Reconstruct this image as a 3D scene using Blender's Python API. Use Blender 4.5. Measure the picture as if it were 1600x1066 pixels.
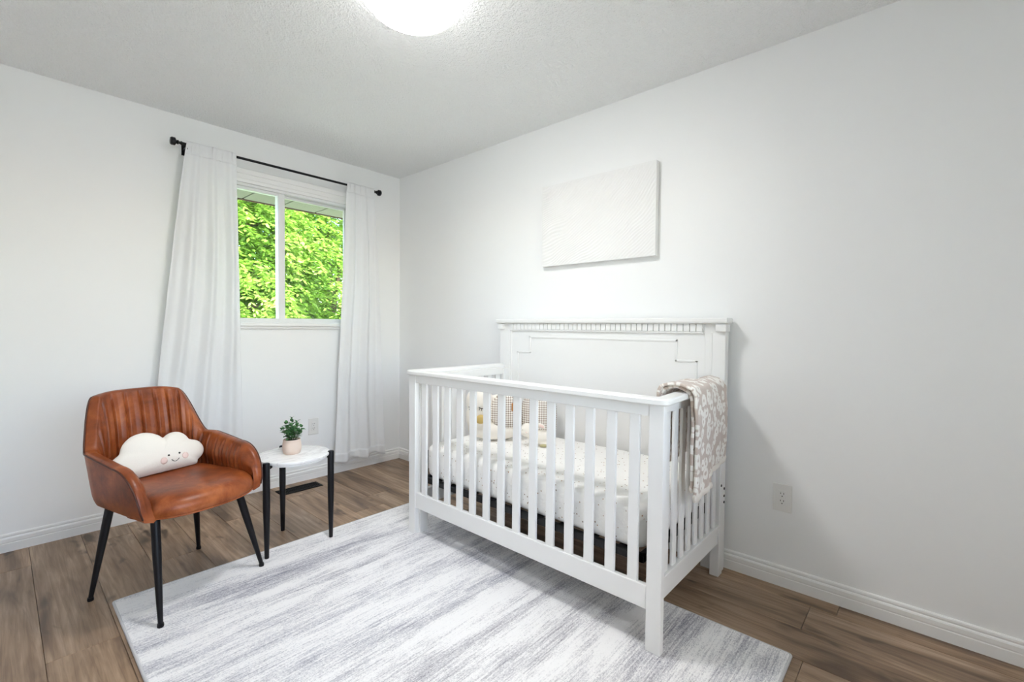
import bpy, bmesh, math, random
import numpy as np
from mathutils import Vector, Matrix, noise

random.seed(7)
rng = np.random.default_rng(11)
for o in list(bpy.data.objects):
    bpy.data.objects.remove(o, do_unlink=True)
SC = bpy.context.scene
COL = SC.collection
PI = math.pi

# ------------------------------------------------------------------ camera
F_PX, YAW, PITCH, ROLL = 721.64, 0.84, -0.02945, 0.00915
CAM = Vector((-2.359, -3.441, 1.159))
fw = Vector((math.sin(YAW)*math.cos(PITCH), math.cos(YAW)*math.cos(PITCH), math.sin(PITCH)))
r0 = fw.cross(Vector((0, 0, 1))).normalized()
u0 = r0.cross(fw)
r1 = r0*math.cos(ROLL)+u0*math.sin(ROLL)
u1 = u0*math.cos(ROLL)-r0*math.sin(ROLL)
cd = bpy.data.cameras.new('camera')
cd.sensor_width = 36.0
cd.lens = F_PX/1600*36.0
cd.clip_start = 0.02
cam = bpy.data.objects.new('camera', cd)
COL.objects.link(cam)
M = Matrix((r1, u1, -fw)).transposed().to_4x4()
M.translation = CAM
cam.matrix_world = M
SC.camera = cam

# ------------------------------------------------------------------ world, sun, exposure
SC.view_settings.view_transform = 'Standard'
SC.view_settings.look = 'None'
SC.view_settings.gamma = 1.0
SC.view_settings.use_curve_mapping = False
SC.view_settings.exposure = 0.16
LAMP_STRENGTH = 68.0
SC.cycles.diffuse_bounces = 10
SC.cycles.max_bounces = 16
w = bpy.data.worlds.new('world')
SC.world = w
w.use_nodes = True
nt = w.node_tree
sky = nt.nodes.new('ShaderNodeTexSky')
sky.sky_type = 'NISHITA'
sky.sun_disc = False
sky.sun_elevation = math.radians(50)
sky.dust_density = 1.6
sky.sun_rotation = math.radians(200)
nt.links.new(sky.outputs[0], nt.nodes['Background'].inputs[0])
nt.nodes['Background'].inputs[1].default_value = 1.3
sd = bpy.data.lights.new('sun', 'SUN')
sd.energy = 14.0
sd.angle = 0.009
sd.color = (1.0, 0.95, 0.86)
sun = bpy.data.objects.new('sun', sd)
COL.objects.link(sun)
sun.rotation_euler = Vector((-0.2, 0.5, -0.95)).to_track_quat('-Z', 'Y').to_euler()
sun.location = (6, -12, 14)

H = 2.44            # ceiling height
X0, Y0 = -2.95, -4.0


# ------------------------------------------------------------------ materials
def mat(name, col, rough=0.5, spec=0.5, metal=0.0, **kw):
    m = bpy.data.materials.new(name)
    m.use_nodes = True
    b = m.node_tree.nodes['Principled BSDF']
    b.inputs['Base Color'].default_value = (*col, 1)
    b.inputs['Roughness'].default_value = rough
    b.inputs['Specular IOR Level'].default_value = spec
    b.inputs['Metallic'].default_value = metal
    for k, v in kw.items():
        b.inputs[k.replace('_', ' ')].default_value = v
    return m


class NT:
    """small node-graph helper"""
    def __init__(s, m):
        s.t = m.node_tree
        s.b = s.t.nodes.get('Principled BSDF')

    def n(s, typ, **kw):
        nd = s.t.nodes.new('ShaderNode'+typ)
        for k, v in kw.items():
            if k.startswith('i_'):
                key = k[2:].replace('_', ' ')
                key = int(key) if key.isdigit() else key
                if isinstance(v, bpy.types.NodeSocket):
                    s.t.links.new(v, nd.inputs[key])
                else:
                    nd.inputs[key].default_value = v
            else:
                setattr(nd, k, v)
        return nd

    def l(s, a, b):
        s.t.links.new(a, b)

    def math(s, op, a, b=0.0, clamp=False):
        nd = s.t.nodes.new('ShaderNodeMath')
        nd.operation = op
        nd.use_clamp = clamp
        for i, v in enumerate((a, b)):
            if isinstance(v, bpy.types.NodeSocket):
                s.t.links.new(v, nd.inputs[i])
            else:
                nd.inputs[i].default_value = v
        return nd.outputs[0]

    def coords(s, kind='Object', scale=(1, 1, 1), off=None):
        tc = s.t.nodes.new('ShaderNodeTexCoord')
        mp = s.t.nodes.new('ShaderNodeMapping')
        mp.inputs['Scale'].default_value = scale
        s.t.links.new(tc.outputs[kind], mp.inputs['Vector'])
        if off is not None:
            s.t.links.new(off, mp.inputs['Location'])
        return mp.outputs[0]

    def noise(s, vec, scale=5, detail=3, rough=0.5, dist=0.0):
        nd = s.t.nodes.new('ShaderNodeTexNoise')
        s.t.links.new(vec, nd.inputs['Vector'])
        nd.inputs['Scale'].default_value = scale
        nd.inputs['Detail'].default_value = detail
        nd.inputs['Roughness'].default_value = rough
        nd.inputs['Distortion'].default_value = dist
        return nd.outputs['Fac']

    def ramp(s, fac, stops):
        nd = s.t.nodes.new('ShaderNodeValToRGB')
        e = nd.color_ramp.elements
        while len(e) < len(stops):
            e.new(0.5)
        for el, (p, c) in zip(e, stops):
            el.position = p
            el.color = (*c, 1) if len(c) == 3 else c
        s.t.links.new(fac, nd.inputs[0])
        return nd.outputs[0]

    def mix(s, fac, a, b, mode='MIX'):
        nd = s.t.nodes.new('ShaderNodeMix')
        nd.data_type = 'RGBA'
        nd.blend_type = mode
        for i, v in ((0, fac), (6, a), (7, b)):
            if isinstance(v, bpy.types.NodeSocket):
                s.t.links.new(v, nd.inputs[i])
            elif i == 0:
                nd.inputs[0].default_value = v
            else:
                nd.inputs[i].default_value = (*v, 1)
        return nd.outputs[2]

    def bump(s, h, strength=0.3, dist=0.01):
        nd = s.t.nodes.new('ShaderNodeBump')
        nd.inputs['Strength'].default_value = strength
        nd.inputs['Distance'].default_value = dist
        s.t.links.new(h, nd.inputs['Height'])
        s.t.links.new(nd.outputs[0], s.b.inputs['Normal'])

    def base(s, sock):
        s.t.links.new(sock, s.b.inputs['Base Color'])


def srgb(r, g, b):
    f = lambda c: (c/255/12.92) if c/255 <= 0.04045 else ((c/255+0.055)/1.055)**2.4
    return (f(r), f(g), f(b))


# wall paint
M_WALL = mat('wall_paint', (0.886, 0.89, 0.892), 0.55, 0.3)
g = NT(M_WALL)
g.bump(g.noise(g.coords(), 260, 2), 0.06, 0.002)
M_TRIM = mat('white_trim_paint', (0.88, 0.878, 0.87), 0.35, 0.4)
M_CRIB = mat('white_crib_paint', (0.825, 0.823, 0.815), 0.35, 0.4)
M_VINYL = mat('white_vinyl', (0.82, 0.83, 0.83), 0.3, 0.4)
M_PLATE = mat('outlet_plastic', (0.80, 0.79, 0.77), 0.3, 0.45)
M_SLOT = mat('dark_slot', (0.03, 0.03, 0.03), 0.6)
# textured ceiling
M_CEIL = mat('textured_ceiling', (0.915, 0.92, 0.92), 0.8, 0.2)
g = NT(M_CEIL)
c = g.coords()
hh = g.math('ADD', g.noise(c, 66, 3, 0.55, 0.6), g.math('MULTIPLY', g.noise(c, 160, 2), 0.5))
g.bump(hh, 0.9, 0.012)
# wood
M_WOOD = mat('plank_wood', (0.2, 0.13, 0.08), 0.36, 0.45)
g = NT(M_WOOD)
oi = g.n('ObjectInfo')
vm = g.n('VectorMath', operation='SCALE')
vm.inputs[0].default_value = (37.0, 91.0, 13.0)
g.l(oi.outputs['Random'], vm.inputs['Scale'])
co = g.coords('Object', (1, 1, 1), vm.outputs[0])
mp1 = g.n('Mapping'); mp1.inputs['Scale'].default_value = (6, 0.9, 1); g.l(co, mp1.inputs[0])
big = g.noise(mp1.outputs[0], 1.6, 3, 0.55, 0.8)
mp2 = g.n('Mapping'); mp2.inputs['Scale'].default_value = (38, 1.6, 1); g.l(co, mp2.inputs[0])
grain = g.noise(mp2.outputs[0], 2.2, 5, 0.62, 0.9)
mp3 = g.n('Mapping'); mp3.inputs['Scale'].default_value = (9, 3.2, 1); g.l(co, mp3.inputs[0])
knot = g.noise(mp3.outputs[0], 1.3, 2, 0.5, 0.5)
wv = g.n('TexWave', wave_type='BANDS', bands_direction='X')
mp4 = g.n('Mapping'); mp4.inputs['Scale'].default_value = (7, 0.7, 1); g.l(co, mp4.inputs[0])
g.l(mp4.outputs[0], wv.inputs[0])
wv.inputs['Scale'].default_value = 1.6
wv.inputs['Distortion'].default_value = 9.0
wv.inputs['Detail'].default_value = 2.0
wv.inputs['Detail Scale'].default_value = 0.6
colA = g.ramp(big, [(0.32, srgb(108, 88, 72)), (0.48, srgb(162, 136, 111)), (0.72, srgb(196, 170, 145))])
colB = g.mix(g.math('MULTIPLY', g.ramp(grain, [(0.35, (1, 1, 1)), (0.62, (0, 0, 0))]), 0.45), colA, srgb(88, 62, 42))
colC = g.mix(g.math('MULTIPLY', wv.outputs['Fac'], 0.16), colB, srgb(84, 60, 42))
colD = g.mix(g.ramp(knot, [(0.62, (0, 0, 0)), (0.74, (1, 1, 1))]), colC, srgb(84, 66, 52))
tint = g.ramp(oi.outputs['Random'], [(0.0, (0.86, 0.84, 0.82)), (0.5, (1, 1, 1)), (1.0, (1.1, 1.06, 1.0))])
g.base(g.mix(1.0, colD, tint, 'MULTIPLY'))
g.bump(grain, 0.12, 0.002)
# rug
M_RUG = mat('rug_pile', (0.7, 0.7, 0.72), 0.95, 0.1)
g = NT(M_RUG)
s1 = g.noise(g.coords('Object', (0.8, 7, 1)), 1.0, 2, 0.5, 0.2)
s2 = g.noise(g.coords('Object', (5.0, 125, 1)), 1.0, 4, 0.7, 0.3)
s3 = g.noise(g.coords('Object', (1, 1.7, 1)), 150, 3, 0.75)
s5 = g.noise(g.coords('Object', (5, 15, 1)), 1.0, 4, 0.65, 0.3)
hue = g.noise(g.coords('Object', (0.5, 1.3, 1)), 1.0, 1)
v = g.math('ADD', g.math('MULTIPLY', s1, 1.15), g.math('MULTIPLY', s2, 0.95))
v = g.math('ADD', v, g.math('MULTIPLY', s3, 1.0))
v = g.math('ADD', v, g.math('MULTIPLY', s5, 0.62))
dark = g.mix(hue, srgb(134, 140, 164), srgb(150, 144, 149))
vv = g.math('MULTIPLY', g.math('SUBTRACT', v, 1.46), 2.1, True)
g.base(g.mix(vv, dark, srgb(248, 247, 248)))
g.bump(s3, 0.6, 0.004)
M_RUGEDGE = mat('rug_binding', srgb(205, 205, 208), 0.9, 0.1)
# leather
M_LEATH = mat('brown_leather', srgb(140, 70, 36), 0.36, 0.4)
g = NT(M_LEATH)
c = g.coords()
n1 = g.noise(c, 9, 5, 0.65, 0.3)
n2 = g.noise(c, 320, 2)
g.base(g.ramp(n1, [(0.3, srgb(96, 42, 16)), (0.5, srgb(136, 66, 29)), (0.72, srgb(174, 98, 52))]))
g.bump(g.math('ADD', g.math('MULTIPLY', n1, 0.8), g.math('MULTIPLY', n2, 0.25)), 0.14, 0.006)
M_PIPE = mat('dark_leather_piping', srgb(74, 36, 24), 0.4)
M_BLACK = mat('black_metal', (0.005, 0.005, 0.007), 0.36, 0.3)
M_IRON = mat('black_crib_frame', (0.008, 0.008, 0.009), 0.5, 0.3)
M_VENT = mat('black_vent_metal', (0.006, 0.006, 0.007), 0.6, 0.15)
# marble
M_MARB = mat('white_marble', (0.8, 0.8, 0.8), 0.18, 0.5)
g = NT(M_MARB)
c = g.coords('Object', (1, 2.2, 1))
vn = g.noise(c, 5, 6, 0.6, 1.6)
vein = g.math('ABSOLUTE', g.math('SUBTRACT', vn, 0.5))
g.base(g.ramp(vein, [(0.0, srgb(224, 222, 222)), (0.05, srgb(243, 242, 241)), (0.2, srgb(247, 246, 245))]))
M_POT = mat('blush_ceramic', srgb(226, 206, 192), 0.6, 0.3)
M_SOIL = mat('dark_soil', (0.02, 0.014, 0.01), 0.9)
M_LEAFP = mat('plant_leaf', srgb(58, 100, 58), 0.45, 0.4)
g = NT(M_LEAFP)
g.base(g.ramp(g.noise(g.coords(), 45, 2), [(0.35, srgb(44, 90, 48)), (0.55, srgb(82, 130, 78)), (0.75, srgb(158, 186, 148))]))
M_STEM = mat('plant_stem', srgb(84, 100, 60), 0.6)
# plush
M_PLUSH = mat('cream_plush', srgb(240, 234, 224), 0.95, 0.1, Sheen_Weight=0.3)
g = NT(M_PLUSH)
g.bump(g.noise(g.coords(), 240, 3), 0.25, 0.003)
M_PINK = mat('pink_felt', srgb(240, 216, 207), 0.95, 0.05)
M_INK = mat('black_thread', (0.02, 0.02, 0.02), 0.8)
M_GOLD = mat('gold_felt', srgb(206, 178, 112), 0.7, 0.3)
M_TAN = mat('tan_leather_tab', srgb(178, 120, 62), 0.6)
M_OLIVE = mat('olive_felt', srgb(186, 178, 138), 0.9)
M_GING = mat('gingham_cloth', (0.8, 0.75, 0.7), 0.9, 0.1)
g = NT(M_GING)
sx = g.n('SeparateXYZ'); g.l(g.coords('UV'), sx.inputs[0])
q = []
for ax in (0, 1):
    fr = g.math('FRACT', g.math('MULTIPLY', sx.outputs[ax], 80.0))
    q.append(g.math('GREATER_THAN', fr, 0.45))
sm = g.math('ADD', q[0], q[1])
g.base(g.ramp(g.math('MULTIPLY', sm, 0.5), [(0.0, srgb(148, 132, 122)), (0.5, srgb(208, 198, 188)), (1.0, srgb(246, 241, 234))]))
# sheet
M_SHEET = mat('dotted_sheet', srgb(243, 242, 240), 0.9, 0.1)
g = NT(M_SHEET)
vo = g.n('TexVoronoi'); g.l(g.coords(), vo.inputs['Vector']); vo.inputs['Scale'].default_value = 46
dot = g.math('LESS_THAN', vo.outputs['Distance'], 0.15)
dc = g.mix(vo.outputs['Color'], srgb(120, 112, 110), srgb(196, 160, 130))
g.base(g.mix(dot, srgb(243, 242, 240), dc))
g.bump(g.noise(g.coords(), 14, 3, 0.5, 0.4), 0.5, 0.02)
# leopard blanket
M_LEO = mat('leopard_fleece', srgb(190, 170, 158), 0.95, 0.1, Sheen_Weight=0.4)
g = NT(M_LEO)
uv = g.coords('UV')
wob = g.n('TexNoise'); g.l(uv, wob.inputs['Vector']); wob.inputs['Scale'].default_value = 26
va = g.n('VectorMath', operation='SCALE'); g.l(wob.outputs['Color'], va.inputs[0]); va.inputs['Scale'].default_value = 0.028
vb = g.n('VectorMath', operation='ADD'); g.l(uv, vb.inputs[0]); g.l(va.outputs[0], vb.inputs[1])
vo = g.n('TexVoronoi', voronoi_dimensions='2D'); g.l(vb.outputs[0], vo.inputs['Vector']); vo.inputs['Scale'].default_value = 19
vo.inputs['Randomness'].default_value = 0.8
ring = g.ramp(vo.outputs['Distance'], [(0.08, (0, 0, 0)), (0.14, (1, 1, 1)), (0.40, (1, 1, 1)), (0.47, (0, 0, 0))])
brk = g.ramp(g.noise(uv, 34, 2), [(0.36, (0, 0, 0)), (0.42, (1, 1, 1))])
fuzz = g.noise(uv, 420, 2)
spot = g.math('MULTIPLY', ring, brk)
g.base(g.mix(spot, srgb(204, 187, 176), srgb(244, 239, 232)))
g.bump(fuzz, 0.6, 0.004)
M_HEM = mat('cream_fleece_hem', srgb(236, 230, 222), 0.95, 0.1)
g = NT(M_HEM); g.bump(g.noise(g.coords(), 300, 2), 0.6, 0.004)
# curtain
M_CURT = bpy.data.materials.new('sheer_curtain')
M_CURT.use_nodes = True
t = M_CURT.node_tree
for nd in list(t.nodes):
    t.nodes.remove(nd)
out = t.nodes.new('ShaderNodeOutputMaterial')
df = t.nodes.new('ShaderNodeBsdfDiffuse'); df.inputs[0].default_value = (0.93, 0.935, 0.945, 1)
tl = t.nodes.new('ShaderNodeBsdfTranslucent'); tl.inputs[0].default_value = (0.86, 0.87, 0.88, 1)
tr = t.nodes.new('ShaderNodeBsdfTransparent')
m1 = t.nodes.new('ShaderNodeMixShader'); m1.inputs[0].default_value = 0.22
m2 = t.nodes.new('ShaderNodeMixShader'); m2.inputs[0].default_value = 0.05
t.links.new(df.outputs[0], m1.inputs[1]); t.links.new(tl.outputs[0], m1.inputs[2])
t.links.new(m1.outputs[0], m2.inputs[1]); t.links.new(tr.outputs[0], m2.inputs[2])
t.links.new(m2.outputs[0], out.inputs[0])
# glass pane
M_GLASS = bpy.data.materials.new('window_glass')
M_GLASS.use_nodes = True
t = M_GLASS.node_tree
for nd in list(t.nodes):
    t.nodes.remove(nd)
out = t.nodes.new('ShaderNodeOutputMaterial')
tr = t.nodes.new('ShaderNodeBsdfTransparent'); tr.inputs[0].default_value = (0.95, 0.97, 0.96, 1)
gl = t.nodes.new('ShaderNodeBsdfGlossy'); gl.inputs['Roughness'].default_value = 0.01
fr = t.nodes.new('ShaderNodeFresnel'); fr.inputs[0].default_value = 1.35
m1 = t.nodes.new('ShaderNodeMixShader')
t.links.new(fr.outputs[0], m1.inputs[0])
t.links.new(tr.outputs[0], m1.inputs[1]); t.links.new(gl.outputs[0], m1.inputs[2])
t.links.new(m1.outputs[0], out.inputs[0])
# lamp diffuser
M_LAMP = mat('lit_lamp_diffuser', (0.9, 0.9, 0.9), 0.4)
b = M_LAMP.node_tree.nodes['Principled BSDF']
b.inputs['Emission Color'].default_value = (1.0, 0.99, 0.98, 1)
b.inputs['Emission Strength'].default_value = LAMP_STRENGTH
M_LAMPSIDE = mat('lit_lamp_side', (0.9, 0.9, 0.9), 0.4)
b = M_LAMPSIDE.node_tree.nodes['Principled BSDF']
b.inputs['Emission Color'].default_value = (1.0, 0.99, 0.98, 1)
b.inputs['Emission Strength'].default_value = 6.0
M_CANVAS = mat('white_canvas_plaster', (0.84, 0.84, 0.835), 0.7, 0.2)
# outdoors
M_FOL = bpy.data.materials.new('sunlit_leaves')
M_FOL.use_nodes = True
g = NT(M_FOL)
g.b.inputs['Roughness'].default_value = 0.5
g.b.inputs['Specular IOR Level'].default_value = 0.3
lc = g.ramp(g.noise(g.coords(), 1.7, 4, 0.7), [(0.3, srgb(92, 132, 44)), (0.5, srgb(146, 184, 74)), (0.7, srgb(202, 222, 122))])
g.base(lc)
tl = g.n('BsdfTranslucent'); g.l(lc, tl.inputs[0])
mx = g.n('MixShader'); mx.inputs[0].default_value = 0.35
g.l(g.b.outputs[0], mx.inputs[1]); g.l(tl.outputs[0], mx.inputs[2])
g.l(mx.outputs[0], g.t.nodes['Material Output'].inputs[0])
M_BARK = mat('bark', srgb(92, 78, 62), 0.9)
M_BOUNCE_GROUND = mat('pale_bounce_ground', srgb(150, 152, 138), 0.9)  # greyed and lightened to bounce neutral light indoors
g = NT(M_BOUNCE_GROUND); g.base(g.ramp(g.noise(g.coords(), 3, 5), [(0.35, srgb(140, 143, 128)), (0.65, srgb(166, 168, 154))]))
M_SOFF = mat('soffit_panel', srgb(142, 144, 124), 0.6)
M_FASC = mat('brown_fascia', srgb(92, 66, 46), 0.6)


# ------------------------------------------------------------------ mesh helpers
class MB:
    def __init__(s):
        s.v, s.f, s.uv = [], [], None

    def box(s, x0, x1, y0, y1, z0, z1):
        x0, x1 = min(x0, x1), max(x0, x1)
        y0, y1 = min(y0, y1), max(y0, y1)
        z0, z1 = min(z0, z1), max(z0, z1)
        n = len(s.v)
        s.v += [(x0, y0, z0), (x1, y0, z0), (x1, y1, z0), (x0, y1, z0), (x0, y0, z1), (x1, y0, z1), (x1, y1, z1), (x0, y1, z1)]
        s.f += [tuple(n+i for i in q) for q in ((0, 3, 2, 1), (4, 5, 6, 7), (0, 1, 5, 4), (1, 2, 6, 5), (2, 3, 7, 6), (3, 0, 4, 7))]
        return s

    def loft(s, rings, closed=True, cap=True, loop=False):
        n = len(s.v)
        k = len(rings[0])
        for r in rings:
            s.v += [tuple(p) for p in r]
        m = len(rings)
        for i in range(m if loop else m-1):
            a, b2 = n+i*k, n+((i+1) % m)*k
            for j in range(k if closed else k-1):
                j2 = (j+1) % k
                s.f.append((a+j, a+j2, b2+j2, b2+j))
        if cap and closed and not loop:
            s.f.append(tuple(n+j for j in reversed(range(k))))
            s.f.append(tuple(n+(m-1)*k+j for j in range(k)))
        return s

    def tube(s, path, rad, seg=12, cap=True):
        path = [Vector(p) for p in path]
        if not hasattr(rad, '__len__'):
            rad = [rad]*len(path)
        rings = []
        prev = None
        for i, p in enumerate(path):
            d = (path[min(i+1, len(path)-1)]-path[max(i-1, 0)]).normalized()
            if prev is None:
                a = d.orthogonal().normalized()
            else:
                a = (prev-d*prev.dot(d)).normalized()
            prev = a
            b2 = d.cross(a)
            rings.append([p+(a*math.cos(2*PI*j/seg)+b2*math.sin(2*PI*j/seg))*rad[i] for j in range(seg)])
        return s.loft(rings, True, cap)

    def lathe(s, prof, c=(0, 0, 0), axis='z', seg=32):
        rings = []
        for r, h in prof:
            ring = []
            for j in range(seg):
                a = 2*PI*j/seg
                x, y = r*math.cos(a), r*math.sin(a)
                p = {'z': (x, y, h), 'x': (h, x, y), 'y': (y, h, x)}[axis]
                ring.append((p[0]+c[0], p[1]+c[1], p[2]+c[2]))
            rings.append(ring)
        return s.loft(rings)

    def ellipsoid(s, c, r, rot=None, su=20, sv=12):
        rings = []
        for i in range(1, sv):
            th = PI*i/sv
            ring = []
            for j in range(su):
                a = 2*PI*j/su
                p = Vector((r[0]*math.sin(th)*math.cos(a), r[1]*math.sin(th)*math.sin(a), -r[2]*math.cos(th)))
                if rot is not None:
                    p = rot @ p
                ring.append(p+Vector(c))
            rings.append(ring)
        n = len(s.v)
        s.loft(rings, True, False)
        k = len(rings)*su
        bot = Vector((0, 0, -r[2])); top = Vector((0, 0, r[2]))
        if rot is not None:
            bot = rot @ bot; top = rot @ top
        s.v += [tuple(bot+Vector(c)), tuple(top+Vector(c))]
        for j in range(su):
            j2 = (j+1) % su
            s.f.append((n+k, n+j2, n+j))
            s.f.append((n+k+1, n+k-su+j, n+k-su+j2))
        return s

    def grid(s, nu, nv, fn, uvfn=None):
        """open sheet of nu x nv points"""
        n = len(s.v)
        for i in range(nu):
            for j in range(nv):
                s.v.append(tuple(fn(i/(nu-1), j/(nv-1))))
                if uvfn:
                    if s.uv is None:
                        s.uv = []
                    s.uv.append(uvfn(i/(nu-1), j/(nv-1)))
        for i in range(nu-1):
            for j in range(nv-1):
                a = n+i*nv+j
                s.f.append((a, a+nv, a+nv+1, a+1))
        return s

    def prism(s, poly, h0, h1, axis='x'):
        """extrude a 2D polygon; axis x: poly is (y,z); y: (x,z); z: (x,y)"""
        def pt(p, h):
            return {'x': (h, p[0], p[1]), 'y': (p[0], h, p[1]), 'z': (p[0], p[1], h)}[axis]
        return s.loft([[pt(p, h0) for p in poly], [pt(p, h1) for p in poly]])

    def build(s, name, m, parent=None, smooth=False, bevel=0.0, seg=2, local=False, autos=None, origin=None):
        me = bpy.data.meshes.new(name)
        o = Vector((0, 0, 0))
        if not local:
            if origin is not None:
                o = Vector(origin)
            elif parent is not None:
                o = world_loc(parent)
        vs = [tuple(Vector(p)-o) for p in s.v]
        me.from_pydata(vs, [], s.f)
        if s.uv:
            ul = me.uv_layers.new(name='uv')
            for lp in me.loops:
                ul.data[lp.index].uv = s.uv[lp.vertex_index]
        bm = bmesh.new()
        bm.from_mesh(me)
        bmesh.ops.recalc_face_normals(bm, faces=bm.faces)
        bm.to_mesh(me)
        bm.free()
        if smooth:
            me.polygons.foreach_set('use_smooth', [True]*len(me.polygons))
        me.materials.append(m)
        ob = bpy.data.objects.new(name, me)
        COL.objects.link(ob)
        if origin is not None and not local:
            ob.location = o if parent is None else o-world_loc(parent)
        if parent is not None:
            ob.parent = parent
        if bevel > 0:
            md = ob.modifiers.new('bevel', 'BEVEL')
            md.width = bevel
            md.segments = seg
            md.limit_method = 'ANGLE'
            md.angle_limit = math.radians(40)
            md.harden_normals = False
        if autos:
            try:
                me.set_sharp_from_angle(angle=math.radians(autos))
            except Exception:
                pass
        return ob


def world_loc(o):
    l = Vector(o.location)
    while o.parent is not None:
        o = o.parent
        l = l+Vector(o.location)
    return l


def tag(o, label=None, cat=None, group=None, kind=None):
    if label:
        o['label'] = label
    if cat:
        o['category'] = cat
    if group:
        o['group'] = group
    if kind:
        o['kind'] = kind
    return o


def thing(name, label, cat, loc=(0, 0, 0), rotz=0.0, group=None, kind=None):
    o = bpy.data.objects.new(name, None)
    o.empty_display_size = 0.05
    COL.objects.link(o)
    o.location = loc
    o.rotation_euler = (0, 0, rotz)
    return tag(o, label, cat, group, kind)


def share(src, name, parent, loc):
    o = src.copy()
    o.name = name
    COL.objects.link(o)
    o.parent = parent
    o.location = loc
    return o


def B(*a):
    return MB().box(*a)


# ------------------------------------------------------------------ room shell
WX0, WX1, WZ0, WZ1 = -1.50, -0.435, 1.165, 2.115      # window opening
T = 0.13
mb = MB()
mb.box(X0-T, WX0, 0, T, -0.1, H+0.1).box(WX1, T, 0, T, -0.1, H+0.1)
mb.box(WX0, WX1, 0, T, -0.1, WZ0).box(WX0, WX1, 0, T, WZ1, H+0.1)
tag(mb.build('wall_back', M_WALL), 'plain white wall with the window in it', 'wall', kind='structure')
tag(B(0, T, Y0-T, 0, -0.1, H+0.1).build('wall_right', M_WALL), 'plain white wall behind the crib', 'wall', kind='structure')
tag(B(X0-T, X0, Y0-T, 0, -0.1, H+0.1).build('wall_left', M_WALL), 'plain white wall left of the camera', 'wall', kind='structure')
V0, V1, VZ0, VZ1 = -2.65, -1.00, 0.92, 2.08     # unseen window opening added behind the camera for fill daylight
mb = B(X0, V0, Y0-T, Y0, -0.1, H+0.1).box(V1, 0, Y0-T, Y0, -0.1, H+0.1)
mb.box(V0, V1, Y0-T, Y0, -0.1, VZ0).box(V0, V1, Y0-T, Y0, VZ1, H+0.1)
tag(mb.build('wall_front', M_WALL), 'plain white wall with an added fill window behind the camera', 'wall', kind='structure')
tag(B(X0, 0, Y0, 0, H, H+0.1).build('ceiling', M_CEIL), 'white ceiling with knobbly sprayed texture', 'ceiling', kind='structure')

# floor: sub floor + planks
M_SUB = mat('floor_joint', (0.035, 0.024, 0.016), 0.9)
floor = thing('floor', 'brown wood plank floor with knots and grain', 'floor', (0, 0, 0), kind='structure')
B(X0, 0, Y0, 0, -0.1, -0.008).build('subfloor', M_SUB, floor)
PWID = 0.197
joints = {0: [-0.9, -2.0, -3.2], 1: [-0.66, -1.89, -3.11], 2: [-1.3, -2.5, -3.72], 3: [-0.635, -1.86, -3.15],
          4: [-0.83, -2.05, -3.28], 5: [-0.28, -1.5, -2.7], 6: [-1.02, -2.24, -3.46], 7: [-0.4, -1.62, -2.84],
          8: [-1.15, -2.37, -3.6], 9: [-0.685, -1.9, -3.12], 10: [-0.19, -1.42, -2.65], 11: [-1.24, -2.46, -3.68],
          12: [-0.284, -1.5, -2.73], 13: [-0.95, -2.17, -3.39], 14: [-0.5, -1.72, -2.94], 15: [-1.1, -2.3, -3.5]}
xr = 0.0
row = 0
while xr > X0+1e-4:
    xl = max(X0, -0.1-PWID*row)
    ys = [0.0]+joints.get(row, [-1.0, -2.2, -3.4])+[Y0]
    for a, b2 in zip(ys[:-1], ys[1:]):
        cx, cy = (xl+xr)/2, (a+b2)/2
        B(xl+0.0006, xr-0.0006, b2+0.0006, a-0.0006, -0.008, 0.0).build('plank', M_WOOD, floor, bevel=0.0012, seg=1, origin=(cx, cy, 0))
    xr = xl
    row += 1

# baseboards: stepped profile
def base_prof(t0=0.0):
    return [(0, 0), (0.014, 0), (0.014, 0.042), (0.0125, 0.0445), (0.0125, 0.047), (0.0135, 0.05), (0.0135, 0.066),
            (0.011, 0.071), (0.0075, 0.0735), (0.0075, 0.0765), (0.0095, 0.080), (0.0085, 0.087), (0.004, 0.091), (0, 0.091)]

bp = base_prof()
mb = MB().prism([(-d, z) for d, z in bp], X0, 0, 'x')
tag(mb.build('baseboard_back', M_TRIM), 'white moulded baseboard under the window', 'baseboard', kind='structure')
mb = MB().prism([(-d, z) for d, z in bp], Y0, -0.0145, 'y')
tag(mb.build('baseboard_right', M_TRIM), 'white moulded baseboard behind the crib', 'baseboard', kind='structure')
mb = MB().prism([(X0+d, z) for d, z in bp], Y0, -0.0145, 'y')
tag(mb.build('baseboard_left', M_TRIM), 'white moulded baseboard left of the camera', 'baseboard', kind='structure')
mb = MB().prism([(Y0+d, z) for d, z in bp], X0+0.0145, -0.0145, 'x')
tag(mb.build('baseboard_front', M_TRIM), 'white moulded baseboard behind the camera', 'baseboard', kind='structure')

# ------------------------------------------------------------------ window
win = thing('window_1', 'white two-pane sliding window with moulded casing', 'window', (-0.995, 0, 1.165), kind='structure')
CW = 0.06
# casing: flat board + raised inner bead, four sides
def casing(name, x0, x1, z0, z1, inner):
    mb = B(x0, x1, -0.014, 0.0, z0, z1)
    if inner == 'top':
        mb.box(x0, x1, -0.021, 0, z0+0.055, z1).box(x0, x1, -0.018, 0, z0+0.022, z0+0.030)
    elif inner == 'l':
        mb.box(x0, x0+0.03, -0.021, 0, z0, z1)
    else:
        mb.box(x1-0.03, x1, -0.021, 0, z0, z1)
    mb.build(name, M_TRIM, win, bevel=0.002)

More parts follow.
